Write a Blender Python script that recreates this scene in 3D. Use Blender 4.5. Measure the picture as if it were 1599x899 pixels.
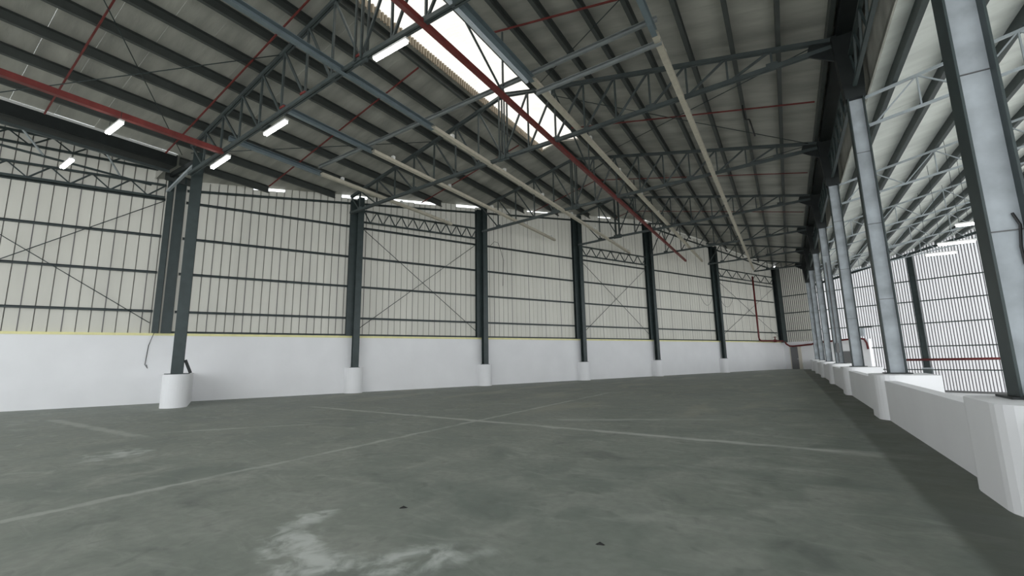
import bpy, bmesh, math, random
from mathutils import Vector, Matrix
random.seed(7)
S = bpy.context.scene
for o in list(bpy.data.objects): bpy.data.objects.remove(o)
COL = S.collection
R = math.radians

# ------------------------------------------------------------------ camera
# world: +Y runs along the ridge and the purlins, +X to the parapet, z = 0 hall floor
IMG_W, FPX, EYE = 1599, 684.3, 1.55
PITCH, ROLL, YAW = R(9.245), R(1.031), R(31.868)
fw = Vector((-math.sin(YAW)*math.cos(PITCH), math.cos(YAW)*math.cos(PITCH), math.sin(PITCH)))
rt = Vector((math.cos(YAW), math.sin(YAW), 0)); up = rt.cross(fw)
rt2 = rt*math.cos(ROLL) - up*math.sin(ROLL); up2 = up*math.cos(ROLL) + rt*math.sin(ROLL)
cd = bpy.data.cameras.new('camera'); cam = bpy.data.objects.new('camera', cd); COL.objects.link(cam)
cd.sensor_width = 36; cd.lens = FPX/IMG_W*36; cd.clip_start = .05; cd.clip_end = 500
cam.matrix_world = Matrix(((rt2.x, up2.x, -fw.x, 0), (rt2.y, up2.y, -fw.y, 0), (rt2.z, up2.z, -fw.z, EYE), (0, 0, 0, 1)))
S.camera = cam

# ------------------------------------------------------------------ sky and exposure
w = bpy.data.worlds.new('overcast_sky'); S.world = w; w.use_nodes = True
bg = w.node_tree.nodes['Background']
bg.inputs['Color'].default_value = (.93, .97, 1.0, 1); bg.inputs['Strength'].default_value = 2.2
S.view_settings.view_transform = 'Standard'; S.view_settings.look = 'None'
S.view_settings.gamma = 1; S.view_settings.use_curve_mapping = False
S.view_settings.exposure = 0.20

# ------------------------------------------------------------------ plan
TA = .461; WX0 = -26.411                      # long wall: X = WX0 + TA*Y
AN = math.atan(TA)
LD = Vector((math.sin(AN), math.cos(AN), 0))  # along the long wall, towards the far corner
LN = Vector((math.cos(AN), -math.sin(AN), 0)) # into the hall; also along the end wall
W0 = Vector((WX0, 0, 0))
SC = 62.0                                     # far corner, along the wall
CORNER = W0 + LD*SC
YB = -9.0                                     # open end behind the camera
GROUND = -4.65
Y0, SP = 7.275, 7.361                         # truss planes
XR, ZR = -9.4, 13.22                          # ridge
ML, MR = .25, .205
STRIP = 2.92
def wx(y): return WX0 + TA*y
def wy(x): return (x - WX0)/TA
def ey(x): return CORNER.y - TA*(x - CORNER.x)         # end wall
def zs(x): return ZR - ML*(XR - x) if x < XR else ZR - MR*(x - XR)   # underside of the roof sheets
def zr(x): return 8.85 + .23*(x - 2.5)                 # aisle roof
def zl(x): return 10.25 + .33*(-21.6 - x)              # roof of the bay beyond the valley gutter
def wp(s, d=0, z=0):
    v = W0 + LD*s + LN*d; return Vector((v.x, v.y, z))
def ep(t, d=0, z=0):                                   # end wall, t from the corner, d into the hall
    v = CORNER + LN*t - LD*d; return Vector((v.x, v.y, z))

# ------------------------------------------------------------------ materials
def mat(name, col, rough=.6, metal=0, noise=0, nscale=4, bump=0, bscale=30, spec=.4, stretch=None, trans=0):
    m = bpy.data.materials.new(name); m.use_nodes = True
    nt = m.node_tree; b = nt.nodes['Principled BSDF']; out = nt.nodes['Material Output']
    b.inputs['Roughness'].default_value = rough; b.inputs['Metallic'].default_value = metal
    b.inputs['Specular IOR Level'].default_value = spec
    b.inputs['Base Color'].default_value = (*col, 1)
    tc = nt.nodes.new('ShaderNodeNewGeometry')
    src = tc.outputs['Position']
    if stretch:
        mp = nt.nodes.new('ShaderNodeMapping'); mp.inputs['Scale'].default_value = stretch
        nt.links.new(src, mp.inputs['Vector']); src = mp.outputs['Vector']
    colout = None
    if noise:
        n = nt.nodes.new('ShaderNodeTexNoise'); n.inputs['Scale'].default_value = nscale; n.inputs['Detail'].default_value = 6
        nt.links.new(src, n.inputs['Vector'])
        mr = nt.nodes.new('ShaderNodeMapRange'); mr.inputs['From Min'].default_value = .3; mr.inputs['From Max'].default_value = .7
        mr.inputs['To Min'].default_value = 1 - noise; mr.inputs['To Max'].default_value = 1 + noise
        nt.links.new(n.outputs['Fac'], mr.inputs['Value'])
        mx = nt.nodes.new('ShaderNodeVectorMath'); mx.operation = 'SCALE'; mx.inputs[0].default_value = col
        nt.links.new(mr.outputs['Result'], mx.inputs['Scale'])
        nt.links.new(mx.outputs['Vector'], b.inputs['Base Color']); colout = mx.outputs['Vector']
    if bump:
        n2 = nt.nodes.new('ShaderNodeTexNoise'); n2.inputs['Scale'].default_value = bscale; n2.inputs['Detail'].default_value = 4
        nt.links.new(src, n2.inputs['Vector'])
        bp = nt.nodes.new('ShaderNodeBump'); bp.inputs['Strength'].default_value = bump; bp.inputs['Distance'].default_value = .05
        nt.links.new(n2.outputs['Fac'], bp.inputs['Height']); nt.links.new(bp.outputs['Normal'], b.inputs['Normal'])
    if trans:
        tr = nt.nodes.new('ShaderNodeBsdfTranslucent'); tr.inputs['Color'].default_value = (*col, 1)
        mix = nt.nodes.new('ShaderNodeMixShader'); mix.inputs['Fac'].default_value = trans
        if colout: nt.links.new(colout, tr.inputs['Color'])
        nt.links.new(b.outputs['BSDF'], mix.inputs[1]); nt.links.new(tr.outputs['BSDF'], mix.inputs[2])
        nt.links.new(mix.outputs['Shader'], out.inputs['Surface'])
    return m
def emit(name, col, st):
    m = bpy.data.materials.new(name); m.use_nodes = True; nt = m.node_tree
    b = nt.nodes['Principled BSDF']; b.inputs['Emission Color'].default_value = (*col, 1); b.inputs['Emission Strength'].default_value = st
    b.inputs['Base Color'].default_value = (.9, .9, .9, 1)
    return m
M = dict(
    white=mat('white_paint', (.85, .85, .86), .6, noise=.03, nscale=.7, bump=.05, bscale=6),
    clad=mat('cladding', (.56, .55, .495), .55, noise=.06, nscale=.8, stretch=(1.5, 1.5, .25), trans=.12),
    groove=mat('cladding_rib', (.34, .335, .31), .6),
    endclad=mat('end_cladding', (.80, .79, .80), .5, noise=.05, nscale=.7, stretch=(1.5, 1.5, .3), trans=.55),
    endrib=mat('end_cladding_rib', (.17, .16, .17), .6),
    steel=mat('dark_green_steel', (.040, .056, .056), .45, noise=.15, nscale=3),
    truss=mat('grey_green_steel', (.075, .092, .092), .5, noise=.15, nscale=3),
    purlin=mat('purlin_steel', (.076, .085, .080), .5, noise=.12, nscale=2),
    black=mat('black_steel', (.018, .022, .022), .5, noise=.2, nscale=3),
    web=mat('pale_grey_paint', (.47, .51, .54), .55, noise=.20, nscale=2.6, bump=.05, bscale=12),
    pale=mat('pale_truss_paint', (.36, .40, .42), .5, noise=.1, nscale=3),
    foil=mat('foil_insulation', (.45, .445, .40), .5, noise=.24, nscale=1.1, stretch=(.35, 1.6, 1), bump=.5, bscale=2.5, spec=.5),
    foil2=mat('daylit_foil_insulation', (.80, .84, .80), .5, noise=.14, nscale=1.1, stretch=(.35, 1.6, 1), bump=.4, bscale=2.5, spec=.5),  # whitish foil, colour lifted to hold the aisle's stronger daylight
    sky=mat('fibreglass_sheet', (.77, .72, .65), .5, noise=.06, nscale=1.3, trans=.62),
    curb=mat('curb_sheet', (.36, .31, .24), .6, noise=.15, nscale=4),
    red=mat('red_oxide_paint', (.19, .038, .034), .5, noise=.2, nscale=4),
    redpipe=mat('red_pipe_paint', (.13, .016, .016), .4, noise=.15, nscale=4),
    cream=mat('cream_trunking', (.60, .56, .46), .5, noise=.08, nscale=5),
    blue=mat('blue_grey_trunking', (.17, .215, .235), .45, noise=.1, nscale=3),
    yellow=mat('yellow_capping', (.84, .80, .42), .6, noise=.08, nscale=3),
    tube=emit('lit_tube', (1, 1, .96), 14),
    beam=mat('light_grey_beam', (.24, .26, .26), .5, noise=.1, nscale=4),
    strip=mat('skylit_edge_strip', (.70, .76, .82), .4),  # pale colour for skylight caught on a beam edge
    fit=mat('white_fitting', (.8, .8, .78), .4),
    cable=mat('black_cable', (.02, .02, .02), .5),
    door=mat('grey_door', (.16, .16, .16), .5),
    jamb=mat('door_jamb', (.62, .58, .50), .6),
    chrome=mat('handle_metal', (.5, .5, .5), .3, metal=1),
    litter=mat('dark_litter', (.02, .02, .018), .8),
    earth=mat('outdoor_ground', (.48, .47, .44), .9, noise=.15, nscale=.3),
)

def floor_material():
    m = bpy.data.materials.new('stained_concrete'); m.use_nodes = True; nt = m.node_tree; N = nt.nodes; Lk = nt.links
    b = N['Principled BSDF']; b.inputs['Roughness'].default_value = .62; b.inputs['Specular IOR Level'].default_value = .35
    geo = N.new('ShaderNodeNewGeometry'); sep = N.new('ShaderNodeSeparateXYZ'); Lk.new(geo.outputs['Position'], sep.inputs[0])
    def noise(scale, detail=6, dist=0, sc=None, rough=.55):
        n = N.new('ShaderNodeTexNoise'); n.inputs['Scale'].default_value = scale; n.inputs['Detail'].default_value = detail
        n.inputs['Distortion'].default_value = dist; n.inputs['Roughness'].default_value = rough
        if sc:
            mp = N.new('ShaderNodeMapping'); mp.inputs['Scale'].default_value = sc
            Lk.new(geo.outputs['Position'], mp.inputs['Vector']); Lk.new(mp.outputs['Vector'], n.inputs['Vector'])
        else: Lk.new(geo.outputs['Position'], n.inputs['Vector'])
        return n.outputs['Fac']
    def mth(op, a, c=None, d=None, clamp=False):
        n = N.new('ShaderNodeMath'); n.operation = op; n.use_clamp = clamp
        for i, v in enumerate((a, c, d)):
            if v is None: continue
            if isinstance(v, (int, float)): n.inputs[i].default_value = v
            else: Lk.new(v, n.inputs[i])
        return n.outputs[0]
    def rng(v, a, c, lo=0, hi=1):
        n = N.new('ShaderNodeMapRange'); n.interpolation_type = 'SMOOTHSTEP'
        n.inputs['From Min'].default_value = a; n.inputs['From Max'].default_value = c
        n.inputs['To Min'].default_value = lo; n.inputs['To Max'].default_value = hi
        Lk.new(v, n.inputs['Value']); return n.outputs['Result']
    def mix(f, a, c):
        n = N.new('ShaderNodeMix'); n.data_type = 'RGBA'
        Lk.new(f, n.inputs['Factor'])
        for i, v in ((6, a), (7, c)):
            if isinstance(v, tuple): n.inputs[i].default_value = (*v, 1)
            else: Lk.new(v, n.inputs[i])
        return n.outputs[2]
    X, Y = sep.outputs['X'], sep.outputs['Y']
    n1 = noise(.35, 7, .6); n2 = noise(1.3, 8, .8); n3 = noise(9, 5)
    wob = mth('MULTIPLY', mth('SUBTRACT', noise(2.2, 5, .4), .5), .28)
    c = mix(rng(n1, .3, .7), (.170, .200, .174), (.238, .262, .225))
    c = mix(rng(n2, .35, .75), c, (.305, .322, .284))
    c = mix(rng(n2, .25, .42, 1, 0), c, (.150, .164, .150))
    c = mix(mth('MULTIPLY', rng(n3, .35, .65), .25), c, (.150, .160, .146))
    n4 = noise(.9, 9, 1.6, (1, 2.3, 1), .65)
    c = mix(mth('MULTIPLY', rng(n4, .5, .72), .45), c, (.365, .382, .342))
    c = mix(mth('MULTIPLY', rng(noise(2.6, 8, 1.2), .56, .70), .35), c, (.13, .145, .13))
    # olive wash patches along the long wall side
    ol = mth('MULTIPLY', rng(noise(.5, 5, .5, (1.4, .5, 1)), .5, .68), rng(Y, 9, 14))
    c = mix(mth('MULTIPLY', ol, .5), c, (.36, .352, .285))
    # pale slurry lines over the slab joints, broken by wear
    br = rng(noise(1.1, 4, .2), .30, .55, .25, 1)
    def line(coord, at, half, gate=None, amp=1):
        f = rng(mth('ABSOLUTE', mth('SUBTRACT', mth('ADD', coord, wob), at)), half*.35, half*1.25, 1, 0)
        f = mth('MULTIPLY', mth('MULTIPLY', f, br), amp)
        return mth('MULTIPLY', f, gate) if gate else f
    def gate(v, lo, hi, soft=.5): return mth('MULTIPLY', rng(v, lo - soft, lo + soft), rng(v, hi - soft, hi + soft, 1, 0))
    skew = mth('ADD', Y, mth('MULTIPLY', X, .06))
    lines = line(skew, 9.05, .13, gate(X, -14.6, 1.0))
    for f in (line(X, -7.02, .085, gate(Y, -2, 19.5), .75),
              line(mth('SUBTRACT', Y, mth('MULTIPLY', X, 1.15)), 19.3, .13, gate(X, -12.6, -10.6), .8),
              line(Y, 4.2, .16, gate(X, -19, -12.2), .6),
              line(mth('SUBTRACT', Y, mth('MULTIPLY', X, .45)), 12.85, .22, gate(X, -5.4, -1.6), .55),
              line(Y, 9.0, .25, gate(X, .4, 1.7, .3), .6)):
        lines = mth('MAXIMUM', lines, f)
    c = mix(mth('MULTIPLY', lines, .72), c, (.50, .515, .475))
    # pale spill rings
    def blob(x, y, r, w_, seed):
        dx = mth('SUBTRACT', X, x); dy = mth('SUBTRACT', Y, y)
        d = mth('SQRT', mth('ADD', mth('MULTIPLY', dx, dx), mth('MULTIPLY', dy, dy)))
        d = mth('ADD', d, mth('MULTIPLY', mth('SUBTRACT', noise(1.6 + seed, 7, .7), .5), .9))
        return rng(mth('ABSOLUTE', mth('SUBTRACT', d, r)), w_*.3, w_, 1, 0)
    sp = mth('MULTIPLY', blob(-3.45, 3.25, .92, .30, 0), rng(mth('ADD', Y, mth('MULTIPLY', X, -.25)), 3.55, 3.95, 1, 0))
    sp = mth('MAXIMUM', sp, blob(-4.35, 2.95, .0, .34, .3))
    sp = mth('MAXIMUM', sp, mth('MULTIPLY', blob(-10.4, 3.2, .1, .55, .5), .8))
    sp = mth('MAXIMUM', sp, mth('MULTIPLY', blob(-2.55, 2.85, .05, .26, .8), .8))
    sp = mth('MULTIPLY', sp, rng(noise(3.5, 6, .5), .38, .62))
    c = mix(mth('MULTIPLY', sp, .62), c, (.66, .69, .655))
    # darker green-brown strip along the parapet
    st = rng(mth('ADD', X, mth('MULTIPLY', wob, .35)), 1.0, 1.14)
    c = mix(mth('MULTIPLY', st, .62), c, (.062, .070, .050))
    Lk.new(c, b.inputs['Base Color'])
    Lk.new(rng(n2, .3, .7, .5, .72), b.inputs['Roughness'])
    bp = N.new('ShaderNodeBump'); bp.inputs['Strength'].default_value = .12; bp.inputs['Distance'].default_value = .02
    Lk.new(n3, bp.inputs['Height']); Lk.new(bp.outputs['Normal'], b.inputs['Normal'])
    return m
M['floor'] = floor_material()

# ------------------------------------------------------------------ helpers
def link(o, parent=None):
    COL.objects.link(o)
    if parent is not None:
        o.parent = parent; o.matrix_parent_inverse = parent.matrix_basis.inverted()
    return o
def tag(o, label=None, cat=None, group=None, kind=None):
    if label: o['label'] = label
    if cat: o['category'] = cat
    if group: o['group'] = group
    if kind: o['kind'] = kind
    return o
def empty(name, loc, label=None, cat=None, group=None, kind=None):
    o = bpy.data.objects.new(name, None); o.location = loc; o.empty_display_size = .2
    link(o); return tag(o, label, cat, group, kind)
class MB:
    def __init__(s): s.v = []; s.f = []; s.m = []; s.mats = []
    def mi(s, k):
        if k not in s.mats: s.mats.append(k)
        return s.mats.index(k)
    def add(s, vs, fs, k):
        n = len(s.v); s.v += [tuple(q) for q in vs]; i = s.mi(k)
        for f in fs: s.f.append(tuple(n + j for j in f)); s.m.append(i)
    def box(s, a, b, k):
        x0, y0, z0 = a; x1, y1, z1 = b
        s.add([(x0,y0,z0),(x1,y0,z0),(x1,y1,z0),(x0,y1,z0),(x0,y0,z1),(x1,y0,z1),(x1,y1,z1),(x0,y1,z1)],
              [(0,3,2,1),(4,5,6,7),(0,1,5,4),(1,2,6,5),(2,3,7,6),(3,0,4,7)], k)
    def prism(s, poly, z0, z1, k):            # poly counter-clockwise in plan
        n = len(poly); vs = [(p[0], p[1], z0) for p in poly] + [(p[0], p[1], z1) for p in poly]
        fs = [tuple(range(n))[::-1], tuple(range(n, 2*n))] + [(i, (i+1) % n, n+(i+1) % n, n+i) for i in range(n)]
        s.add(vs, fs, k)
    def sweep(s, prof, p, q, k, upv=(0, 0, 1), caps=True):   # closed 2D profile (side, up) from p to q
        p, q = Vector(p), Vector(q); d = (q - p).normalized(); u = Vector(upv)
        if abs(d.dot(u)) > .99: u = Vector((0, 1, 0))
        sd = d.cross(u).normalized(); u = sd.cross(d)
        n = len(prof); vs = [c + sd*a + u*b for c in (p, q) for a, b in prof]
        fs = [(i, (i+1) % n, n+(i+1) % n, n+i) for i in range(n)]
        if caps: fs += [tuple(range(n))[::-1], tuple(range(n, 2*n))]
        s.add(vs, fs, k)
    def bar(s, p, q, a, b, k, upv=(0, 0, 1)):
        s.sweep([(-a/2, -b/2), (a/2, -b/2), (a/2, b/2), (-a/2, b/2)], p, q, k, upv)
    def tube(s, p, q, r, k, n=8):
        s.sweep([(r*math.cos(2*math.pi*i/n), r*math.sin(2*math.pi*i/n)) for i in range(n)], p, q, k)
    def path(s, pts, r, k, n=6):
        pts = [Vector(p) for p in pts]; rings = []
        for i, p in enumerate(pts):
            d = (pts[min(i+1, len(pts)-1)] - pts[max(i-1, 0)]).normalized()
            u = Vector((0, 0, 1)) if abs(d.z) < .9 else Vector((1, 0, 0))
            a = d.cross(u).normalized(); b = a.cross(d)
            rings.append([p + a*r*math.cos(2*math.pi*j/n) + b*r*math.sin(2*math.pi*j/n) for j in range(n)])
        vs = [v for rg in rings for v in rg]
        fs = [(i*n+j, i*n+(j+1) % n, (i+1)*n+(j+1) % n, (i+1)*n+j) for i in range(len(pts)-1) for j in range(n)]
        fs += [tuple(range(n))[::-1], tuple(range((len(pts)-1)*n, len(pts)*n))]
        s.add(vs, fs, k)
    def build(s, name, parent=None, base=None, smooth=False):
        me = bpy.data.meshes.new(name)
        c = Vector(base) if base is not None else Vector((0, 0, 0))
        me.from_pydata([(v[0]-c.x, v[1]-c.y, v[2]-c.z) for v in s.v], [], s.f)
        for k in s.mats: me.materials.append(M[k])
        me.polygons.foreach_set('material_index', s.m)
        if smooth: me.polygons.foreach_set('use_smooth', [True]*len(s.f))
        bm = bmesh.new(); bm.from_mesh(me); bmesh.ops.recalc_face_normals(bm, faces=bm.faces); bm.to_mesh(me); bm.free()
        me.update(); o = bpy.data.objects.new(name, me); o.location = c
        return link(o, parent)
def one(fn, name, parent=None, base=None, smooth=False):
    m = MB(); fn(m); return m.build(name, parent, base, smooth)
def bar(name, p, q, a, b, k, parent=None, upv=(0, 0, 1)):
    m = MB(); m.bar(p, q, a, b, k, upv); return m.build(name, parent, base=None if parent else p)
def tube(name, p, q, r, k, parent=None, n=8):
    m = MB(); m.tube(p, q, r, k, n); return m.build(name, parent, base=None if parent else p, smooth=True)
CCH = lambda h, w_, t: [(-w_/2, -h/2), (w_/2, -h/2), (w_/2, -h/2+t), (-w_/2+t, -h/2+t), (-w_/2+t, h/2-t), (w_/2, h/2-t), (w_/2, h/2), (-w_/2, h/2)]

# ------------------------------------------------------------------ floor and ground
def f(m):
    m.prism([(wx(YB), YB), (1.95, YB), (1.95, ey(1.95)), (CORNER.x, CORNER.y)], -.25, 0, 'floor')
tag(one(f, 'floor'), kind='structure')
tag(one(lambda m: m.box((-90, -70, GROUND-.3), (90, 130, GROUND), 'earth'), 'floor_ground'), kind='structure')

# ------------------------------------------------------------------ long wall
s_open = (YB/math.cos(AN))
def f(m):
    a, b = s_open, SC
    p = [wp(a, 0), wp(b, 0), wp(b, -.28), wp(a, -.28)]
    m.prism([(q.x, q.y) for q in p], -.25, STRIP-.10, 'white')
wall_left = tag(one(f, 'wall_left', base=wp(25, 0, 0)), kind='structure')
def f(m):
    p = [wp(s_open, .02), wp(SC, .02), wp(SC, -.30), wp(s_open, -.30)]
    m.prism([(q.x, q.y) for q in p], STRIP-.10, STRIP, 'yellow')
tag(one(f, 'capping', wall_left), 'pale yellow capping strip on the white wall')
def sheet(parent, at, s0, s1, z0, ztop, n, k, kr, name='cladding_sheet', gw=.035, gd=.055):
    # one pan sheet with n recessed ribs, seen from inside; ztop(s) gives its height
    m = MB(); pts = []; g = gw/2
    for i in range(n):
        a = s0 + (s1 - s0)*i/n; b = s0 + (s1 - s0)*(i+1)/n
        pts += [(a+g, 0, k), (b-g, 0, kr), (b-g, -gd, kr), (b+g-.002, -gd, kr)]
    pts.append((s1 + g, 0, k))
    for (a, d0, k0), (b, d1, _) in zip(pts, pts[1:]):
        m.add([at(a, d0, z0), at(b, d1, z0), at(b, d1, ztop(b)), at(a, d0, ztop(a))], [(0, 1, 2, 3)], k0)
    o = m.build(name, parent); return o
def wall_top(s):
    v = wp(s); x = v.x
    if s < 9.0: return zl(min(x, -21.7)) - .05
    return zs(x)
s = s_open + .02
tops = {}
while s < SC - .3:
    n, pitch = (3, .40) if s < 9.0 else (4, .345)
    e = min(s + n*pitch, SC - .02)
    if s < 9.0 < e: e = 9.0
    if s < 9.0: gap = -.02
    elif s < 11: gap = random.choice([-.01, .03])
    elif s < 25: gap = random.choice([-.01, .13, .15, .17, .20])
    elif s < 41: gap = random.choice([-.01, -.01, .10, .13])
    else: gap = -.01
    gr = 'groove' if s < 26 else 'clad'
    sheet(wall_left, lambda a, d, z: wp(a, d - .12, z), s, e, STRIP, lambda q, g=gap: wall_top(q) - g, n, 'clad', gr, gw=.030 if s < 17 else .018, gd=.05 if s < 26 else .03)
    m = MB(); m.bar(wp(e, -.112, STRIP + .01), wp(e, -.112, wall_top(e - .01) - .15), .02, .012, 'endrib', LN); m.build('joint_seal', wall_left)
    s = e

# ------------------------------------------------------------------ end wall
T_END = (17.2 - CORNER.x)/LN.x
def ex(t): return CORNER.x + LN.x*t
def tx(x): return (x - CORNER.x)/LN.x
def f(m):
    p = [ep(0, 0), ep(0, -.28), ep(tx(6.45), -.28), ep(tx(6.45), 0)]
    m.prism([(q.x, q.y) for q in p], GROUND, 2.86, 'white')
wall_far = tag(one(f, 'wall_far', base=ep(3, 0, 0)), kind='structure')
def f(m):
    p = [ep(tx(6.45), 0), ep(tx(6.45), -.28), ep(T_END, -.28), ep(T_END, 0)]
    m.prism([(q.x, q.y) for q in p], GROUND, -1.80, 'white')
one(f, 'base_wall', wall_far)
t = .05
while t < T_END - .2:
    e = min(t + .96, T_END)
    x = ex((t + e)/2)
    top = (lambda q: zs(ex(q)) + .01) if x < 2.3 else (lambda q: zr(ex(q)) + .01)
    kk = 'clad' if x < 2.6 else 'endclad'
    sheet(wall_far, lambda a, d, z: ep(a, d - .10, z), t, e, 2.86 if x < 6.4 else -1.80, top, 5, kk, 'endrib', gw=.055, gd=.05)
    t = e

# ------------------------------------------------------------------ main roof
def roof_sheet(parent, x0a, x0b, x1a, x1b, ya, yb, zf, k, name='roof_sheet'):
    # strip from the low end x0 to the high end x1 (at ya and at yb), 25 mm thick
    dz = random.uniform(0, .012); tk = .025
    c = [(x0a, ya), (x1a, ya), (x1b, yb), (x0b, yb)]
    vs = [(x, y, zf(x) + dz) for x, y in c] + [(x, y, zf(x) + dz + tk) for x, y in c]
    m = MB(); m.add(vs, [(0, 3, 2, 1), (4, 5, 6, 7), (0, 1, 5, 4), (1, 2, 6, 5), (2, 3, 7, 6), (3, 0, 4, 7)], k)
    return m.build(name, parent)
SKL, SKR, SKY_END = -10.5, -8.1, 20.3
ceiling = empty('ceiling', (XR, 20, ZR), kind='structure')
GX = -21.0                                   # valley gutter line
SW = 1.05
y = YB
zsl = lambda x: ZR - ML*(XR - x)
zsr = lambda x: ZR - MR*(x - XR)
while y < CORNER.y + .3:
    yb = y + SW - .006
    if y < SKY_END < yb: yb = SKY_END
    if y < 7.29 < yb: yb = 7.3
    hl, hr = (SKL, SKR) if yb <= SKY_END + .01 else (XR, XR)
    oh = .17 if y < 23 else .22
    la, lb = max(wx(y) - oh, GX if y < 7.29 else -99), max(wx(yb) - oh, GX if y < 7.29 else -99)
    if lb < hl - .1: roof_sheet(ceiling, la, lb, hl, hl, y, yb, zsl, 'foil')
    ra, rb = max(hr, wx(y) - .3), max(hr, wx(yb) - .3)
    xa, xb = (min(2.25, CORNER.x + (CORNER.y + .35 - q)/TA) for q in (y, yb))
    if ra < xa - .05: roof_sheet(ceiling, ra, min(rb, xb), xa, max(xb, min(rb, xb) + .01), y, yb, zsr, 'foil')
    y = yb if yb in (SKY_END, 7.3) else y + SW
# skylight
sky = empty('window_1', ((SKL+SKR)/2, 6, ZR), kind='structure')
def sky_sheet(xa, xb, ya, yb):
    m = MB(); n = 14
    pr = []
    for i in range(n*2 + 1):
        yy = ya + (yb - ya)*i/(n*2); pr.append((yy, .035 if i % 2 else 0))
    for (y_0, h0), (y_1, h1) in zip(pr, pr[1:]):
        m.add([(xa, y_0, zs(xa)+.22+h0), (xb, y_0, zs(xb)+.22+h0), (xb, y_1, zs(xb)+.22+h1), (xa, y_1, zs(xa)+.22+h1)], [(0, 1, 2, 3)], 'sky')
    return m.build('skylight_sheet', sky)
y = YB
while y < SKY_END - .1:
    yb = min(y + SW*2, SKY_END)
    sky_sheet(SKL - .05, XR, y, yb); sky_sheet(XR, SKR + .05, y, yb)
    y = yb
for x, sgn in ((SKL, 1), (SKR, -1)):          # ribbed upstands
    m = MB(); n = int((SKY_END - YB)/.14)
    for i in range(n):
        a = YB + (SKY_END - YB)*i/n; b = YB + (SKY_END - YB)*(i+.5)/n; c = YB + (SKY_END - YB)*(i+1)/n
        z0, z1 = zs(x) - .10, zs(x) + .23
        m.add([(x, a, z0), (x, b, z0), (x, b, z1), (x, a, z1)], [(0, 1, 2, 3)], 'curb')
        xx = x + sgn*.05
        m.add([(xx, b, z0), (xx, c, z0), (xx, c, z1), (xx, b, z1)], [(0, 1, 2, 3)], 'curb')
        m.add([(x, b, z0), (xx, b, z0), (xx, b, z1), (x, b, z1)], [(0, 1, 2, 3)], 'curb')
        m.add([(x, c, z0), (xx, c, z0), (xx, c, z1), (x, c, z1)], [(0, 1, 2, 3)], 'curb')
    tag(m.build('curb', sky), 'ribbed brown upstand at the skylight edge')
def f(m):
    m.add([(SKL, SKY_END, zs(SKL)-.05), (XR, SKY_END, zs(XR)-.05), (SKR, SKY_END, zs(SKR)-.05), (SKR, SKY_END, zs(SKR)+.25), (XR, SKY_END, ZR+.25), (SKL, SKY_END, zs(SKL)+.25)], [(0, 1, 2, 3, 4, 5)], 'sky')
tag(one(f, 'end_panel', sky), 'pale translucent end panel of the skylight')

# purlins
PUR = 'purlins of the main roof'
def purlin(x, ya, yb, zf, k='purlin', h=.34, label='dark steel purlin carrying the main roof sheets', group=PUR):
    m = MB(); z = zf(x) - h/2 - .004
    m.sweep(CCH(h, .12, .014), (x, ya, z), (x, yb, z), k)
    return tag(m.build('roof_purlin', base=(x, ya, z)), label, 'purlin', group)
x = -10.75; i = 0
while x > -22.6:
    ye = wy(x) - .15
    ya = YB if x > GX + .3 else 7.45
    if ye > ya + .5: purlin(x, ya, ye, zs, label='dark steel purlin of the roof slope above the long wall', group='purlins above the long wall')
    x -= 1.30
x = -7.95
while x < 1.9:
    ye = min(wy(x), ey(x)) - .2
    purlin(x, YB, ye, zs, label='dark steel purlin of the roof slope above the parapet side', group='purlins on the parapet side')
    x += 1.23
tag(one(lambda m: m.sweep(CCH(.2, .1, .012), (XR, SKY_END + .05, ZR-.12), (XR, wy(XR)-.2, ZR-.12), 'purlin'), 'ridge_purlin', base=(XR, SKY_END, ZR-.1)),
    'dark ridge purlin beyond the end of the skylight', 'purlin')
# red sag bars across the purlins, mid bay
for yy, xa, xb in ((3.3, -20.6, -10.8), (6.75, -20.6, -10.8), (10.96, -20.6, -10.8), (10.96, -7.9, 1.7), (18.3, -17.6, -10.8), (18.3, -7.9, 1.7), (25.7, -14.2, 1.7), (33.0, -10.8, 1.7)):
    m = MB()
    if xa < XR < xb:
        m.bar((xa, yy, zs(xa)-.37), (XR, yy, ZR-.37), .04, .04, 'red'); m.bar((XR, yy, ZR-.37), (xb, yy, zs(xb)-.37), .04, .04, 'red')
    else:
        m.bar((xa, yy, zs(xa)-.37), (xb, yy, zs(xb)-.37), .045, .045, 'red')
    tag(m.build('sag_bar', base=(xa, yy, zs(xa)-.25)), 'thin red sag bar crossing under the purlins ' + ('above the long wall' if xb < XR else 'above the parapet side' if xa > XR else 'on both sides of the ridge'), 'bar', 'red sag bars')
# thin wind bracing rods under the roof
for (xa, ya, xb, yb) in ((-20.3, 7.2, -13.4, 2.0), (-13.5, 7.2, -20.2, 2.2), (-20.0, 7.4, -13.4, 14.5), (-7.9, 14.6, 1.6, 7.4), (-7.9, 14.7, 1.6, 21.9), (1.6, 14.7, -7.9, 21.9), (1.6, 22.1, -7.9, 29.2)):
    tag(tube('bracing_rod', (xa, ya, zs(xa)-.43), (xb, yb, zs(xb)-.43), .016, 'steel', n=6), 'thin dark diagonal rod under the roof purlins', 'rod', 'roof bracing rods')

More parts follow.
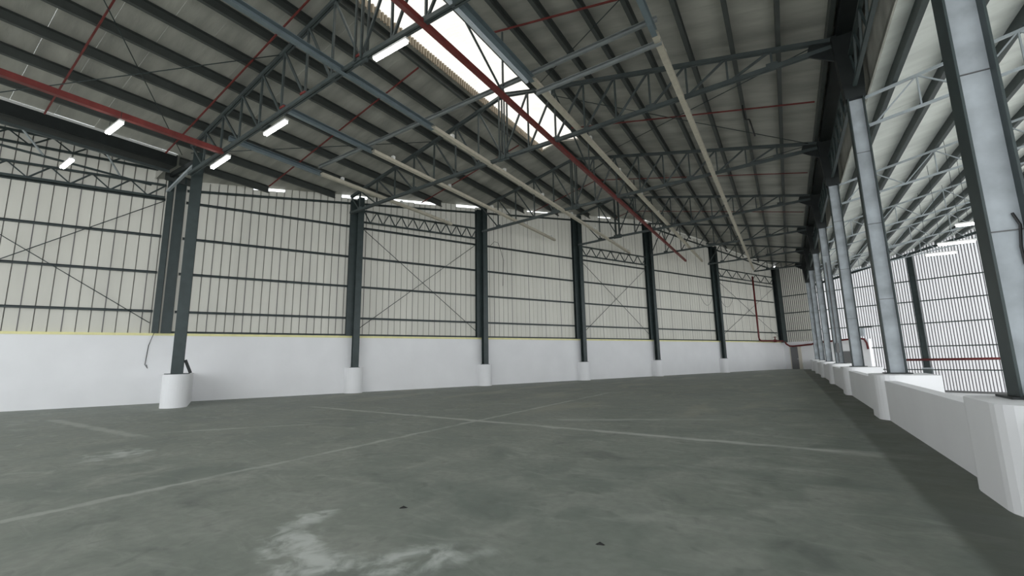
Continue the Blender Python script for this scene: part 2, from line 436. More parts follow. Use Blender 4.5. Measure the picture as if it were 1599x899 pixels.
# ------------------------------------------------------------------ trusses
def node_xs(k):
    yk = Y0 + SP*k
    xl = -19.6 if k <= 0 else wx(yk) + .45
    xr = 2.05
    L_ = []
    x = XR
    if xl < XR - .3:
        while x > xl + .5: L_.append(x); x -= 1.30
        L_.append(xl)
    L_ = L_[::-1]
    x = XR + 1.23 if L_ else max(xl, XR)
    if not L_: L_.append(x); x += 1.23
    while x < xr - .5: L_.append(x); x += 1.23
    L_.append(xr)
    return yk, L_
def truss(k):
    yk, xs = node_xs(k)
    sl = .085 if k <= 0 else .05
    zb = lambda x: 9.95 - sl*(XR - x) if x < XR else 9.95 + .028*(x - XR)
    zt = lambda x: zs(x) - .41
    end = 'running from the long wall to the parapet columns' if k > 0 else 'with lit tubes under its bottom chord'
    lab = {-1: 'grey steel roof truss passing above the entrance end of the hall',
           0: 'grey steel roof truss with lit tubes hung under its chord',
           1: 'grey steel roof truss crossing just below the middle of the skylight',
           2: 'grey steel roof truss just past the end of the skylight',
           3: 'grey steel roof truss, first one wholly beyond the skylight',
           4: 'grey steel roof truss landing on the wall column at the ridge',
           5: 'short grey roof truss between the long wall and the last parapet columns',
           6: 'shortest grey roof truss beside the far corner'}[k]
    T = empty('roof_truss', (xs[-1], yk, zb(xs[-1])), lab, 'truss', 'roof trusses of the hall')
    P = lambda x, z, dy=0: (x, yk + dy, z)
    for nm, fz in (('top_chord', zt), ('bottom_chord', zb)):
        m = MB()
        brk = [xs[0]] + ([XR] if xs[0] < XR - .2 else []) + [xs[-1]]
        for a, b in zip(brk, brk[1:]):
            for dy in (-.045, .045):
                m.bar(P(a, fz(a), dy), P(b, fz(b), dy), .06, .12, 'truss')
        m.build(nm, T)
    for i, x in enumerate(xs):
        if abs(x - XR) < .2:
            K = MB()
            for dx in (-.13, .13):
                for dy in (-.11, .11): K.bar(P(x+dx, zb(x)-.05, dy), P(x+dx, zt(x)+.12, dy), .055, .055, 'truss', (0, 1, 0))
            kp = K.build('king_post', T)
            pl = MB(); pl.box((x-.28, yk-.03, zb(x)-.12), (x+.28, yk+.03, zb(x)+.14), 'truss'); pl.build('gusset', kp)
        elif zt(x) - zb(x) > .22 and i not in (0,):
            bar('vertical', P(x, zb(x)), P(x, zt(x)), .06, .06, 'truss', T, (0, 1, 0))
    for a, b in zip(xs, xs[1:]):
        lo, hi = (b, a) if b <= XR + .01 else (a, b)
        if zt(hi) - zb(lo) > .25:
            bar('diagonal', P(lo, zb(lo)), P(hi, zt(hi)), .065, .065, 'truss', T, (0, 1, 0))
    if k == 0:
        for x in (-13.1, -12.0, -9.4):
            m = MB(); m.box((x-.12, yk-.10, zb(x)+.06), (x+.12, yk+.10, zb(x)+.13), 'red'); tag(m.build('cleat', T), 'small red cleat')
    # gusset plates at every second lower node, end gusset at the column
    for x in xs[1:-1:3]:
        m = MB(); m.box((x-.16, yk-.02, zb(x)-.05), (x+.16, yk+.02, zb(x)+.17), 'truss'); m.build('gusset', T)
    m = MB(); x = xs[-1]
    m.add([P(x-.75, zb(x)-.05, -.03), P(x+.05, zb(x)-.55, -.03), P(x+.05, zt(x)+.1, -.03), P(x-.65, zt(x)+.05, -.03),
           P(x-.75, zb(x)-.05, .03), P(x+.05, zb(x)-.55, .03), P(x+.05, zt(x)+.1, .03), P(x-.65, zt(x)+.05, .03)],
          [(0, 1, 2, 3), (4, 5, 6, 7), (0, 1, 5, 4), (1, 2, 6, 5), (2, 3, 7, 6), (3, 0, 4, 7)], 'black')
    m.build('end_bracket', T)
    return T
for k in range(-1, 7): truss(k)
# red runners tied to the bottom chords
tag(one(lambda m: m.bar((-7.02, YB+.2, 9.98), (-7.02, wy(-7.02)-1.2, 9.98), .14, .15, 'red'), 'red_runner', base=(-7.02, YB, 9.98)), 'long red steel runner tied under the trusses beside the skylight', 'beam', 'red runners')
tag(one(lambda m: m.bar((-16.95, YB+.2, 9.28), (-16.95, 7.25, 9.28), .16, .18, 'red'), 'red_runner', base=(-16.95, YB, 9.28)), 'thick red steel runner ending at the truss with lit tubes', 'beam', 'red runners')
# vertical sway frames along the red runner, mid bay
for k in range(0, 4):
    yk = Y0 + SP*k; h = zs(-7.02) - .45
    if wy(-7.02) < yk + SP: break
    F_ = empty('sway_frame', (-7.02, yk + SP/2, 10.05), 'light zigzag steel struts between the red runner and the roof', 'struts', 'sway frames')
    for a, b in ((yk+.1, yk+SP/2), (yk+SP-.1, yk+SP/2)):
        bar('strut', (-7.02, a, h), (-7.02, b, 10.06), .05, .05, 'truss', F_)
    bar('strut', (-7.02, yk+SP/2, 10.06), (-7.02, yk+SP/2, h), .05, .05, 'truss', F_, (0, 1, 0))

# ------------------------------------------------------------------ lighting trunking rows
YC = Y0 + SP/2
rows = ((-16.6, 9.72, 19.9), (-13.3, 9.86, 27.3), (-10.1, 9.86, 34.4), (-5.95, 10.18, 42.9), (-2.2, 10.10, 50.2))
names = ('cream trunking row next to the long wall', 'cream trunking row, second from the long wall', 'cream trunking row passing just left of the king posts',
         'cream trunking row running beside the skylight', 'cream trunking row nearest the parapet columns')
for (x, z, ye), nm in zip(rows, names):
    r_ = empty('light_trunking', (x, YC, z), nm + ', hung from the trusses', 'trunking', 'trunking rows')
    m = MB(); m.sweep(CCH(.20, .14, .015), (x, YB + .3 if x > -12 else Y0, z), (x, YC + .05, z), 'blue'); tag(m.build('beam', r_), 'blue-grey first part of the row')  # blue-grey up to the cross beam, cream battens beyond it
    if x == -5.95:
        m = MB(); m.bar((x-.11, YB+.3, z-.14), (x-.11, YC-.1, z-.14), .09, .07, 'strip'); tag(m.build('conduit', r_), 'pale bar painted as skylight reflected off the row')  # bar stands in for skylight glancing off the beam, no conduit there
    yy = YC + .1; 
    while yy < ye:
        e = min(yy + 3.66, ye); m = MB(); m.bar((x, yy, z), (x, e - .03, z), .17, .13, 'cream'); m.build('batten', r_)
        m = MB(); m.box((x-.06, yy + 1.0, z+.06), (x+.06, yy + 1.12, z+.22), 'fit'); m.build('clip', r_)
        yy = e
# mid-bay cross beams that carry the start of the trunking rows
zc = lambda x: 9.98 + .03*(x + 9)
for dz, dy, xa, xb in ((.28, 0, -16.7, -2.1), (-.18, .35, -6.0, -2.1)):
    m = MB(); m.sweep(CCH(.14, .09, .012), (xa, YC+dy, zc(xa)+dz), (xb, YC+dy, zc(xb)+dz), 'beam')
    tag(m.build('cross_beam', base=(xa, YC+dy, zc(xa)+dz)), 'grey cross beam carrying the ends of the cream trunking rows' if dz > 0 else 'short lower cross beam between two trunking rows beside the skylight', 'beam')

# ------------------------------------------------------------------ left wall steel
def hcol(T, c, z0, z1, ang, wd=.30, fl=.26, k='steel', kw=None):
    # H column: web along local u, flanges across
    u = Vector((math.cos(ang), math.sin(ang), 0)); v = Vector((-u.y, u.x, 0)); c = Vector(c)
    def slab(name, a0, a1, b0, b1, kk):
        m = MB(); p = [c + u*a + v*b for a, b in ((a0, b0), (a1, b0), (a1, b1), (a0, b1))]
        m.prism([(q.x, q.y) for q in p], z0, z1, kk); return m.build(name, T)
    slab('flange', -wd/2, -wd/2+.025, -fl/2, fl/2, k); slab('flange', wd/2-.025, wd/2, -fl/2, fl/2, k)
    slab('web', -wd/2+.025, wd/2-.025, -.012, .012, kw or k)
def dplinth(T, c, half, proj, h, name='plinth'):
    # round-nosed concrete plinth against the wall; c lies on the wall face
    pts = [-LD*half, LD*half]; m = MB(); poly = []
    n = 12
    for i in range(n + 1):
        a = math.pi*i/n; q = LD*(math.cos(a)*half) + LN*(proj*.35 + math.sin(a)*proj*.65); poly.append(q)
    poly = [-LD*half - LN*.02] + [LD*half - LN*.02] + poly if False else [LD*half - LN*.01] + poly + [-LD*half - LN*.01]
    poly = [(c.x + q.x, c.y + q.y) for q in poly]
    m.prism(poly, 0, h, 'white')
    return tag(m.build(name, T, smooth=False), 'white rounded concrete plinth')
colpx = {1: 16.85, 2: 24.6, 3: 32.75, 4: 40.75, 5: 50.2}
angL = math.atan2(LN.y, LN.x)
colname = {1: 'green steel wall column, first beyond the braced double post', 2: 'green steel wall column, second beyond the braced double post', 3: 'green steel wall column under the left roof slope next to the ridge',
           4: 'green steel wall column under the ridge', 5: 'green steel wall column next before the far corner'}
for k, s in colpx.items():
    c = wp(s, .30); top = zs(c.x) - .36
    T = empty('hall_column', (c.x, c.y, 0), colname[k] + ', on a white plinth', 'column', 'columns along the long wall')
    dplinth(T, wp(s), .44, .62, 1.28)
    hcol(T, c, 1.28, top, angL, .28, .32)
    m = MB(); p = [c + LN*a + LD*b for a, b in ((-.2, -.2), (.2, -.2), (.2, .2), (-.2, .2))]; m.prism([(q.x, q.y) for q in p], 1.28, 1.305, 'steel'); m.build('base_plate', T)
    c2 = wp(s - .34, .0); P_ = empty('capping_post', (c2.x, c2.y, STRIP), 'dark post on the yellow capping behind the ' + ('first plinth column', 'second plinth column', 'column before the ridge', 'column under the ridge', 'last column before the corner')[k-1], 'post', 'posts on the capping')
    hcol(P_, wp(s - .30, .06), STRIP, zs(c2.x) - .36, angL, .22, .36)
# the free-standing valley column with a big plinth, and the double post behind it
c0 = Vector((-19.85, 7.68, 0)) - LD*.04
T = empty('hall_column', c0, 'thick green steel column on the largest rounded plinth, in front of the double post', 'column', 'columns along the long wall')
m = MB(); poly = []
for i in range(17):
    a = -math.pi/2 + math.pi*i/16
    q = LN*(math.cos(a)*.45 + .1) + LD*(math.sin(a)*.42); poly.append((c0.x + q.x, c0.y + q.y))
poly += [(c0.x - LN.x*2.6 + LD.x*.42, c0.y - LN.y*2.6 + LD.y*.42), (c0.x - LN.x*2.6 - LD.x*.42, c0.y - LN.y*2.6 - LD.y*.42)]
m.prism(poly, 0, 1.22, 'white'); tag(m.build('plinth', T), 'white rounded concrete plinth')
hcol(T, c0, 1.22, zs(c0.x) - .45, angL, .34, .37)
m = MB(); m.bar(c0 + LD*.22 + Vector((0, 0, 1.75)), c0 + LD*.42 + Vector((0, 0, 1.25)), .14, .10, 'black'); m.build('brace', T)
m = MB(); m.box((c0.x-.3, c0.y-.3, 1.22), (c0.x+.3, c0.y+.3, 1.25), 'steel'); m.build('base_plate', T)
for s, d, nm in ((8.62, .10, 'narrow dark post of the braced pair behind the thick column'), (8.98, .02, 'wide dark post of the braced pair behind the thick column')):
    P_ = empty('capping_post', wp(s, d, STRIP), nm, 'post')
    hcol(P_, wp(s, d), STRIP, 10.25, angL, .2, .22 if d > .05 else .36)
def f(m):
    a = wp(8.5, .1, 9.9); b = c0 + Vector((0, 0, 9.9))
    m.bar(a, b, .12, .2, 'black'); m.bar(wp(8.5, .1, 9.2), b, .1, .1, 'pale')
tag(one(f, 'tie_bracket', base=wp(8.5, .1, 9.9)), 'short dark bracket tying the thick column to the double post', 'bracket')
# corner column
T = empty('corner_column', wp(SC-.25, .25, 0), 'dark green column standing in the far corner', 'column')
hcol(T, wp(SC-.35, .2), STRIP-.1, zs(CORNER.x) - .3, angL, .5, .8)
# girts
bays = [(s_open+.1, 8.45)] + [(9.2, 16.65)] + [(17.05, 24.4), (24.8, 32.55), (32.95, 40.55), (40.95, 50.0), (50.4, SC-.8)]
bayname = ('beyond the double post', 'between the double post and the first plinth column', 'past the first plinth column', 'past the second plinth column', 'before the ridge column', 'past the ridge column', 'next to the far corner')
for z, nm in ((3.86, 'lowest'), (5.55, 'second'), (7.17, 'third'), (8.85, 'upper')):
    for (a, b), bn in zip(bays, bayname):
        m = MB(); m.sweep(CCH(.10, .10, .012), wp(a, -.05, z), wp(b, -.05, z), 'steel')
        tag(m.build('side_girt', base=wp(a, -.04, z)), f'{nm} dark girt on the long wall {bn}', 'girt', 'girts of the long wall')
for (a, b), bn in zip(bays[1:], bayname[1:]):
    m = MB(); A, B = wp(a, -.04), wp(b, -.04)
    cuts = [a, b]
    sr = wp(0).x
    pa = [(q, zs(wp(q).x) - .52) for q in ([a, b] if not (A.x < XR < B.x) else [a, (wy(XR))/math.cos(AN), b])]
    for (q0, z0), (q1, z1) in zip(pa, pa[1:]): m.bar(wp(q0, -.04, z0), wp(q1, -.04, z1), .10, .10, 'steel')
    tag(m.build('rake_girt', base=wp(a, -.04, pa[0][1])), 'sloping dark girt under the roof line ' + bn, 'girt', 'rake girts')
m = MB(); m.sweep(CCH(.08, .1, .012), wp(8.9, -.02, STRIP+.05), wp(SC-.8, -.02, STRIP+.05), 'steel')
tag(m.build('sill_girt', base=wp(8.9, -.02, STRIP+.05)), 'thin dark girt lying just above the yellow capping', 'girt')
# lattice girders and cross rods in every other bay
def lattice(p, q, h, n, label, k='steel', group='lattice girders', w_=.09):
    p, q = Vector(p), Vector(q); G = empty('lattice_girder', p, label, 'girder', group)
    U = Vector((0, 0, h))
    bar('lower_chord', p, q, w_, w_, k, G); bar('upper_chord', p + U, q + U, w_, w_, k, G)
    for i in range(n):
        a, b, c = p.lerp(q, i/n), p.lerp(q, (i+.5)/n), p.lerp(q, (i+1)/n)
        bar('lacing', a + U, b, .05, .05, k, G, LN); bar('lacing', b, c + U, .05, .05, k, G, LN)
    return G
lattice(wp(s_open+.1, .12, 8.90), wp(8.45, .12, 8.90), .56, 15, 'dark lattice girder on the wall left of the thick column, lower one')
lattice(wp(1.0, .12, 10.32), wp(8.45, .12, 10.12), .48, 6, 'dark lattice girder on the wall left of the thick column, upper one')
lattice(wp(17.05, .22, 9.12), wp(24.08, .22, 9.18), .64, 10, 'dark lattice girder between the first two wall columns past the double post')
lattice(wp(32.95, .22, 9.12), wp(40.2, .22, 9.12), .68, 7, 'dark lattice girder beside the wall column under the ridge')
lattice(wp(50.4, .14, 9.15), wp(SC-.8, .14, 9.15), .75, 6, 'dark lattice girder in the last bay before the far corner')
for a, b in ((.5, 8.4), (17.1, 24.05), (33.0, 40.2), (50.5, SC-.8)):
    B_ = empty('cross_brace', wp((a+b)/2, .03, 3.35), 'crossed brace rods on the long wall, ' + {.5: 'left behind the double post', 17.1: 'after the first plinth column', 33.0: 'before the column under the ridge', 50.5: 'next to the far corner'}[a], 'brace', 'cross braces of the long wall')
    for z0, z1, d in ((3.35, 8.75, .02), (8.75, 3.35, .07)): tube('rod', wp(a, d, z0), wp(b, d, z1), .018, 'steel', B_, 6)

# ------------------------------------------------------------------ valley gutter and the bay beyond it
def f(m):
    m.box((GX-.75, YB, 9.82), (GX-.70, 7.3, 10.22), 'black'); m.box((GX-.05, YB, 9.82), (GX, 7.3, zs(GX)-.03), 'black'); m.box((GX-.70, YB, 9.80), (GX-.05, 7.3, 9.85), 'black')
tag(one(f, 'valley_gutter', base=(GX, 0, 9.72)), 'black box gutter along the low edge of the main roof', 'gutter')
tag(one(lambda m: m.box((GX+.005, YB, zs(GX)-.10), (GX+.03, 7.25, zs(GX)-.01), 'fit'), 'gutter_flashing', base=(GX, 0, 10.2)), 'thin pale flashing line along the black gutter', 'flashing')
G_ = empty('gutter_hanger', (GX-.4, 3, 9.5), 'blue-grey rail with slanting struts below the black gutter', 'rail')
bar('rail', (GX-.4, YB+.2, 9.62), (GX-.4, 7.2, 9.62), .10, .10, 'truss', G_)
for yy in (-5.2, -2.2, .8, 3.0, 5.2): bar('strut', (GX-.4, yy, 9.58), (GX-1.5, yy+.75, 9.25), .05, .05, 'pale', G_)
bar('rail', (GX-1.5, YB+.2, 9.22), (GX-1.5, 7.0, 9.22), .07, .07, 'steel', G_)
cl = empty('ceiling_left', (-25, 0, 11), kind='structure')
y = YB
while y < 7.2:
    yb = min(y + SW - .006, 7.3)
    roof_sheet(cl, wx(y) - .1, wx(yb) - .1, GX - .72, GX - .72, y, yb, zl, 'foil'); y += SW
m = MB(); xa = wx(7.3) - .1
m.add([(xa, 7.31, zs(xa) - .06), (GX, 7.31, zs(GX) - .06), (GX, 7.31, zs(GX) + .1), (GX - .72, 7.31, zl(GX - .72) + .05), (xa, 7.31, zl(xa) + .05)], [(0, 1, 2, 3, 4)], 'foil')
m.build('end_flashing', cl)
for x in (-22.6, -23.8, -25.0, -26.2):
    ye = min(7.2, wy(x) - .2)
    purlin(x, YB, ye, zl, label='dark purlin of the bay beyond the black gutter', group='purlins beyond the gutter')

# ------------------------------------------------------------------ parapet and right-hand columns
XP, ZP = 1.83, .90
def f(m):
    m.box((XP, YB, GROUND), (XP+.22, ey(XP+.22)-.02, ZP), 'white')
wall_right = tag(one(f, 'wall_right', base=(XP, 20, 0)), kind='structure')
CX = 2.24
for k in range(-1, 7):
    yc = 7.16 + SP*k
    if yc > ey(2.4) - .5: continue
    lab = {0: 'nearest grey-webbed parapet column, with a cable on its side', 3: 'grey-webbed parapet column with a conduit clipped to it'}.get(k, 'grey-webbed steel column with dark flanges on a white parapet plinth')
    T = empty('parapet_column', (CX, yc, 0), lab, 'column', 'columns on the parapet')
    m = MB(); poly = []
    a0, a1, xi, xo = yc - 1.05, yc + .40, XP - .16, XP + 1.0
    r_ = .35
    def arc(cx, cy, s_, e_): return [(cx + r_*math.cos(R(s_ + (e_-s_)*i/6)), cy + r_*math.sin(R(s_ + (e_-s_)*i/6))) for i in range(7)]
    poly = [(xo, a0), (xo, a1)] + arc(xi + r_, a1 - r_, 90, 180) + arc(xi + r_, a0 + r_, 180, 270)
    m.prism(poly, -.0, 1.03, 'white'); tag(m.build('plinth', T), 'white rounded concrete plinth')
    hcol(T, (CX, yc, 0), 1.03, 8.45, 0, .36, .34, 'steel', 'web')
    m = MB(); m.box((CX-.26, yc-.24, 1.03), (CX+.26, yc+.24, 1.055), 'black'); m.build('base_plate', T)
    for z in (2.9, 4.9, 6.9):
        m = MB(); m.box((CX-.155, yc-.028, z), (CX+.155, yc-.011, z+.012), 'door'); m.build('weld_line', T)
    m = MB(); m.add([(CX-.22, yc-.17, 8.45), (CX+.22, yc-.17, 8.45), (CX+.32, yc-.17, 10.45), (CX-.34, yc-.17, 10.45), (CX-.22, yc+.17, 8.45), (CX+.22, yc+.17, 8.45), (CX+.32, yc+.17, 10.45), (CX-.34, yc+.17, 10.45)],
                    [(0, 1, 2, 3), (4, 5, 6, 7), (0, 1, 5, 4), (1, 2, 6, 5), (2, 3, 7, 6), (3, 0, 4, 7)], 'black')
    tag(m.build('column_head', T), 'black flared column head')
    if k == 3:
        m = MB(); m.tube((CX-.02, yc-.06, 1.1), (CX-.02, yc-.06, 6.5), .025, 'door'); m.box((CX-.09, yc-.12, 1.6), (CX+.05, yc-.03, 2.1), 'door'); m.build('conduit', T)
    if k == 0:
        m = MB(); m.path([(CX+.10, yc-.04, 2.5), (CX+.09, yc-.06, 2.7), (CX+.12, yc-.05, 2.95), (CX+.08, yc-.04, 3.1)], .014, 'cable'); m.build('cable', T)
        m = MB(); m.box((CX-.1, yc-.42, 1.03), (CX+.12, yc-.20, 1.16), 'pale'); m.build('rag', T)
# valley beam over the columns with lattice girders below
tag(one(lambda m: m.box((CX-.22, YB, 10.40), (CX+.20, ey(CX+.3)-.3, 10.66), 'black'), 'valley_beam', base=(CX, 0, 10.4)), 'heavy black beam running over the parapet columns', 'beam')
for k in range(-1, 6):
    ya, yb = 7.16 + SP*k + .3, 7.16 + SP*(k+1) - .3
    if yb > ey(2.4): break
    lattice((CX, ya, 8.75), (CX, yb, 8.75), .9, 7, 'dark lattice girder between two parapet columns below the black beam', 'steel', 'girders between parapet columns', .09)
def f(m):
    m.box((2.62, YB, 8.8), (2.66, ey(2.7)-.1, 10.95), 'foil'); m.box((2.1, YB, 10.90), (2.66, ey(2.7)-.1, 10.95), 'foil')
tag(one(f, 'wall_upper', base=(2.62, 0, 8.95)), kind='structure')

# ------------------------------------------------------------------ aisle beyond the parapet
ca = empty('ceiling_aisle', (9, 15, zr(9)), kind='structure')
y = YB
while y < ey(2.7) + .4:
    yb = y + SW - .006
    xa, xb = (min(17.2, CORNER.x + (CORNER.y + .35 - q)/TA) for q in (y, yb))
    if xb < 2.9: break
    roof_sheet(ca, 2.62, 2.62, xa, xb, y, yb, zr, 'foil2'); y += SW
x = 3.1
while x < 16.8:
    purlin(x, YB, ey(x) - .2, zr, 'steel', h=.34, label='dark purlin of the bright roof beyond the parapet', group='purlins beyond the parapet'); x += 1.22
for k in range(0, 6):
    yk = 7.16 + SP*k
    xe = min(16.5, CORNER.x + (CORNER.y - yk)/TA - .5)
    T = empty('aisle_truss', (2.5, yk, 7.6), 'pale grey truss rising from a parapet column under the bright aisle roof', 'truss', 'trusses beyond the parapet')
    zb = lambda x: 7.62 + .19*(x - 2.4); zt = lambda x: zr(x) - .40
    bar('top_chord', (2.45, yk, zt(2.45)), (xe, yk, zt(xe)), .06, .07, 'pale', T)
    bar('bottom_chord', (2.45, yk, zb(2.45)), (xe, yk, zb(xe)), .06, .07, 'pale', T)
    x = 2.6; i = 0
    while x + 1.9 < xe:
        bar('vertical', (x+.95, yk, zb(x+.95)), (x+.95, yk, zt(x+.95)), .035, .035, 'pale', T, (0, 1, 0))
        bar('diagonal', (x+.95, yk, zt(x+.95)), (x+1.9, yk, zb(x+1.9)), .035, .035, 'pale', T, (0, 1, 0))
        bar('diagonal', (x, yk, zb(x)), (x+.95, yk, zt(x+.95)), .035, .035, 'pale', T, (0, 1, 0))
        x += 1.9
# end wall steel
for z in (4.02, 5.95, 7.8, 2.02, .04):
    a = tx(6.6) if z < 2.7 else .4
    if z in (4.02, 5.95, 7.8): a = .5
    m = MB(); m.sweep(CCH(.085, .08, .012), ep(a, .03, z), ep(T_END, .03, z), 'steel')
    tag(m.build('end_girt', base=ep(a, .03, z)), 'thin dark girt across the bright striped end wall', 'girt', 'girts of the end wall')
m = MB(); m.bar(ep(tx(2.7), .1, zr(2.7)-.35), ep(T_END, .1, zr(17)-.35), .14, .2, 'steel'); tag(m.build('end_rafter', base=ep(tx(2.7), .1, 8.5)), 'dark rafter along the top of the striped end wall', 'rafter')
m = MB(); m.bar(ep(tx(6.6), .06, -1.72), ep(T_END, .06, -1.72), .16, .16, 'door'); tag(m.build('end_sill', base=ep(tx(6.6), .06, -1.72)), 'dark sill beam under the bright striped end wall', 'beam')
for x, nm in ((10.05, 'dark green post standing against the striped end wall'), ):
    p = ep(tx(x), .28); T = empty('end_post', (p.x, p.y, GROUND), nm, 'post')
    hcol(T, p, .22, zr(p.x)-.5, angL, .42, .3); 
    m = MB(); q = [p + LN*a - LD*b for a, b in ((-.28, -.22), (.28, -.22), (.28, .22), (-.28, .22))]; m.prism([(v.x, v.y) for v in q], GROUND, .12, 'truss'); tag(m.build('pedestal', T), 'blue-grey pedestal')
    m = MB(); q = [p + LN*a - LD*b for a, b in ((-.32, -.26), (.32, -.26), (.32, .26), (-.32, .26))]; m.prism([(v.x, v.y) for v in q], .12, .22, 'web'); tag(m.build('cap', T), 'pale cap')
# far cupboard-like duct in front of the stripes
p = ep(tx(6.1), .45); T = empty('duct_box', (p.x, p.y, 2.9), 'grey upright duct box beside the end of the white far wall', 'duct')
m = MB(); q = [p + LN*a - LD*b for a, b in ((-.3, -.25), (.3, -.25), (.3, .25), (-.3, .25))]; m.prism([(v.x, v.y) for v in q], 3.12, 3.90, 'web'); m.build('box', T)
m = MB(); q = [p + LN*a - LD*b for a, b in ((-.36, -.3), (.9, -.3), (.9, .3), (-.36, .3))]; m.prism([(v.x, v.y) for v in q], 3.90, 3.955, 'steel'); m.build('lid', T)
# doors
D = empty('door_1', ep(.85, .0, 0), kind='structure')
def pp(t0, t1, d0, d1, z0, z1, k, nm, par):
    m = MB(); q = [ep(t0, d0), ep(t1, d0), ep(t1, d1), ep(t0, d1)]; m.prism([(v.x, v.y) for v in q], z0, z1, k); return m.build(nm, par)
lf = pp(.70, 1.42, .03, .07, .0, 2.32, 'door', 'door_leaf', D)
pp(1.32, 1.37, .07, .11, 1.0, 1.12, 'chrome', 'door_handle', lf)
pp(1.42, 1.72, .01, .09, 0, 2.42, 'jamb', 'door_jamb', D); pp(.62, .70, .01, .09, 0, 2.42, 'jamb', 'door_jamb', D); pp(.62, 1.72, .01, .09, 2.32, 2.42, 'jamb', 'door_jamb', D)
D = empty('door_2', ep(tx(4.8), 0, .1), kind='structure')
pp(tx(4.4), tx(5.6), .02, .06, -.6, 1.75, 'door', 'door_leaf', D); pp(tx(4.3), tx(4.4), .02, .08, -.6, 1.85, 'web', 'door_jamb', D)
pp(tx(5.6), tx(5.7), .02, .08, -.6, 1.85, 'web', 'door_jamb', D)
# ------------------------------------------------------------------ red fire main
sp_ = 56.6
T = empty('fire_pipe', wp(sp_, .25, STRIP), 'red fire pipe dropping down the long wall and turning along the end wall', 'pipe')
z1 = 2.98
pts = [wp(sp_, .3, 9.6), wp(sp_, .3, z1 + .35), wp(sp_+.05, .3, z1 + .12), wp(sp_+.3, .3, z1)]
pts += [wp(SC-.8, .34, z1), wp(SC-.45, .4, z1 - .08), ep(.55, .42, z1-.35), ep(.8, .35, z1-.55), ep(1.1, .3, z1 - .58), ep(tx(2.2), .3, z1-.45), ep(tx(2.5), .3, z1-.3), ep(tx(5.9), .3, 2.95), ep(tx(6.25), .3, 2.85), ep(tx(6.4), .3, 2.5), ep(tx(6.45), .3, 1.9)]
m = MB(); m.path(pts, .085, 'redpipe', 8); m.build('pipe_run', T, smooth=True)
vp = wp(SC-2.2, .3, z1)
m = MB(); m.tube(vp, vp + Vector((0, 0, .45)), .05, 'redpipe'); m.tube(vp + Vector((0, 0, .38)), vp + Vector((0, 0, .42)), .2, 'redpipe', 12); m.build('valve_wheel', T)
m = MB(); m.tube(vp - LD*.2, vp + LD*.2, .15, 'redpipe', 10); m.build('valve_body', T)
m = MB(); m.tube(ep(tx(8.0), .66, .88), ep(T_END, .66, .98), .10, 'redpipe', 10)
tag(m.build('red_pipe', base=ep(tx(8.0), .66, .88), smooth=True), 'straight red pipe crossing the bright striped end wall', 'pipe')

# ------------------------------------------------------------------ lamps
def lamp(p, d, L_, label, up_to=None, group='lit tube lamps', en=60):
    p = Vector(p); d = Vector(d).normalized(); T = empty('tube_lamp', p, label, 'lamp', group)
    a, b = p - d*L_/2, p + d*L_/2
    m = MB(); m.bar(a + Vector((0, 0, .07)), b + Vector((0, 0, .07)), .13, .06, 'fit'); m.build('housing', T)
    for o_ in (-.035, .035):
        sd = d.cross(Vector((0, 0, 1)))*o_
        tube('tube', a + d*.04 + sd, b - d*.04 + sd, .03, 'tube', T)
    if up_to:
        for q in (a + d*.12, b - d*.12):
            tube('hanger', q + Vector((0, 0, .09)), Vector((q.x, q.y, up_to if up_to < 50 else zr(q.x))), .008, 'steel', T, 6)
    return T
CXD = (1, 0, .05)
lamp((-17.0, 7.22, 8.86), (1, 0, .1), 1.25, 'lit tube lamp under the truss, close to the thick green column', 9.1)
lamp((-13.45, 7.22, 9.10), (1, 0, .08), 1.25, 'lit tube lamp under the truss, between the thick column and the king post', 9.4)
lamp((-8.15, 7.22, 9.66), (1, 0, .03), 1.25, 'lit tube lamp under the truss, in front of the skylight', 9.9)
lamp((-16.95, 4.2, 8.80), (1, 0, .0), 1.2, 'lit tube lamp hanging under the thick red runner', 9.18)
lamp((-21.3, 4.15, 8.75), (1, 0, .0), 1.2, 'lit tube lamp hanging beyond the black gutter', 9.0)
lamp((7.05, 30.0, 6.44), (1, 0, 0), 1.2, 'lowest lit tube lamp beyond the parapet columns', 99)
lamp((6.45, 25.2, 6.05), (1, 0, 0), 1.2, 'middle lit tube lamp beyond the parapet columns', 99)
lamp((6.35, 22.3, 6.18), (1, 0, 0), 1.2, 'lit tube lamp partly behind the nearest parapet column', 99)

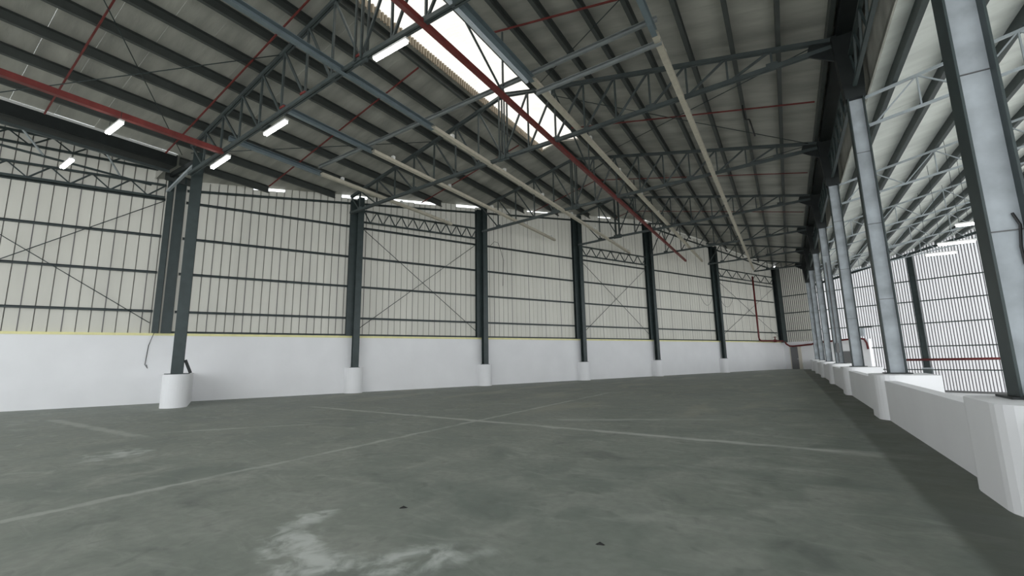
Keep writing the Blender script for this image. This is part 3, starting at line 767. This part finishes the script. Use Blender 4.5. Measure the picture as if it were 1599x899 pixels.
# ------------------------------------------------------------------ small things
def cable(pts, label, r=.012, g=None):
    m = MB(); m.path(pts, r, 'cable'); return tag(m.build('hanging_cable', base=pts[0], smooth=True), label, 'cable', g)
def sag(a, b, dz, n=10):
    a, b = Vector(a), Vector(b)
    return [a.lerp(b, i/n) + Vector((0, 0, -dz*4*(i/n)*(1-i/n))) for i in range(n+1)]
cable(sag(wp(47.6, .05, 7.1), wp(49.6, .05, 7.1), .9), 'black cable loop hanging beside the wall column before the corner', g='wall cables')
cable(sag(wp(50.7, .05, 7.1), wp(53.0, .05, 7.1), .9), 'black cable loop hanging past the wall column before the corner', g='wall cables')
cable([wp(25.2, .06, 8.9), wp(25.5, .06, 9.2), wp(25.8, .06, 9.15), wp(26.0, .06, 8.6), wp(26.2, .06, 8.0), wp(26.15, .06, 7.2), wp(26.1, .06, 6.3)], 'loose black cable hooked over a girt of the long wall')
cable([wp(8.6, .16, STRIP), wp(8.45, .02, 2.4), wp(8.4, .02, 1.6), wp(8.5, .02, 1.45), wp(8.45, .02, 1.6)], 'thin cable dropping down the white wall behind the thick column')
cable([(-.57, 18, 11.2), (-.57, 18, 10.9), (-.52, 18, 10.45), (-.40, 18, 10.42), (-.38, 18, 10.35), (-.27, 18, 9.70)], 'black dropper conduit hanging from the roof near the parapet columns', .03)
def litter(p, sx, sy, rot, label):
    m = MB(); n = 9; pts = []
    for i in range(n):
        a = 2*math.pi*i/n; r_ = random.uniform(.6, 1.1); pts.append((math.cos(a)*r_*sx, math.sin(a)*r_*sy))
    c, s_ = math.cos(rot), math.sin(rot)
    pts = [(p[0] + c*x - s_*y_, p[1] + s_*x + c*y_) for x, y_ in pts]
    vs = [(x, y_, .0) for x, y_ in pts] + [(p[0], p[1], .022)]
    m.add(vs, [(i, (i+1) % n, n) for i in range(n)] + [tuple(range(n))[::-1]], 'litter')
    tag(m.build('litter_scrap', base=(p[0], p[1], 0)), label, 'litter', 'scraps on the floor')
litter((-3.67, 3.62), .05, .02, .6, 'long black scrap lying on the concrete floor')
litter((-1.51, 3.76), .04, .022, .2, 'small round black scrap lying on the concrete floor')
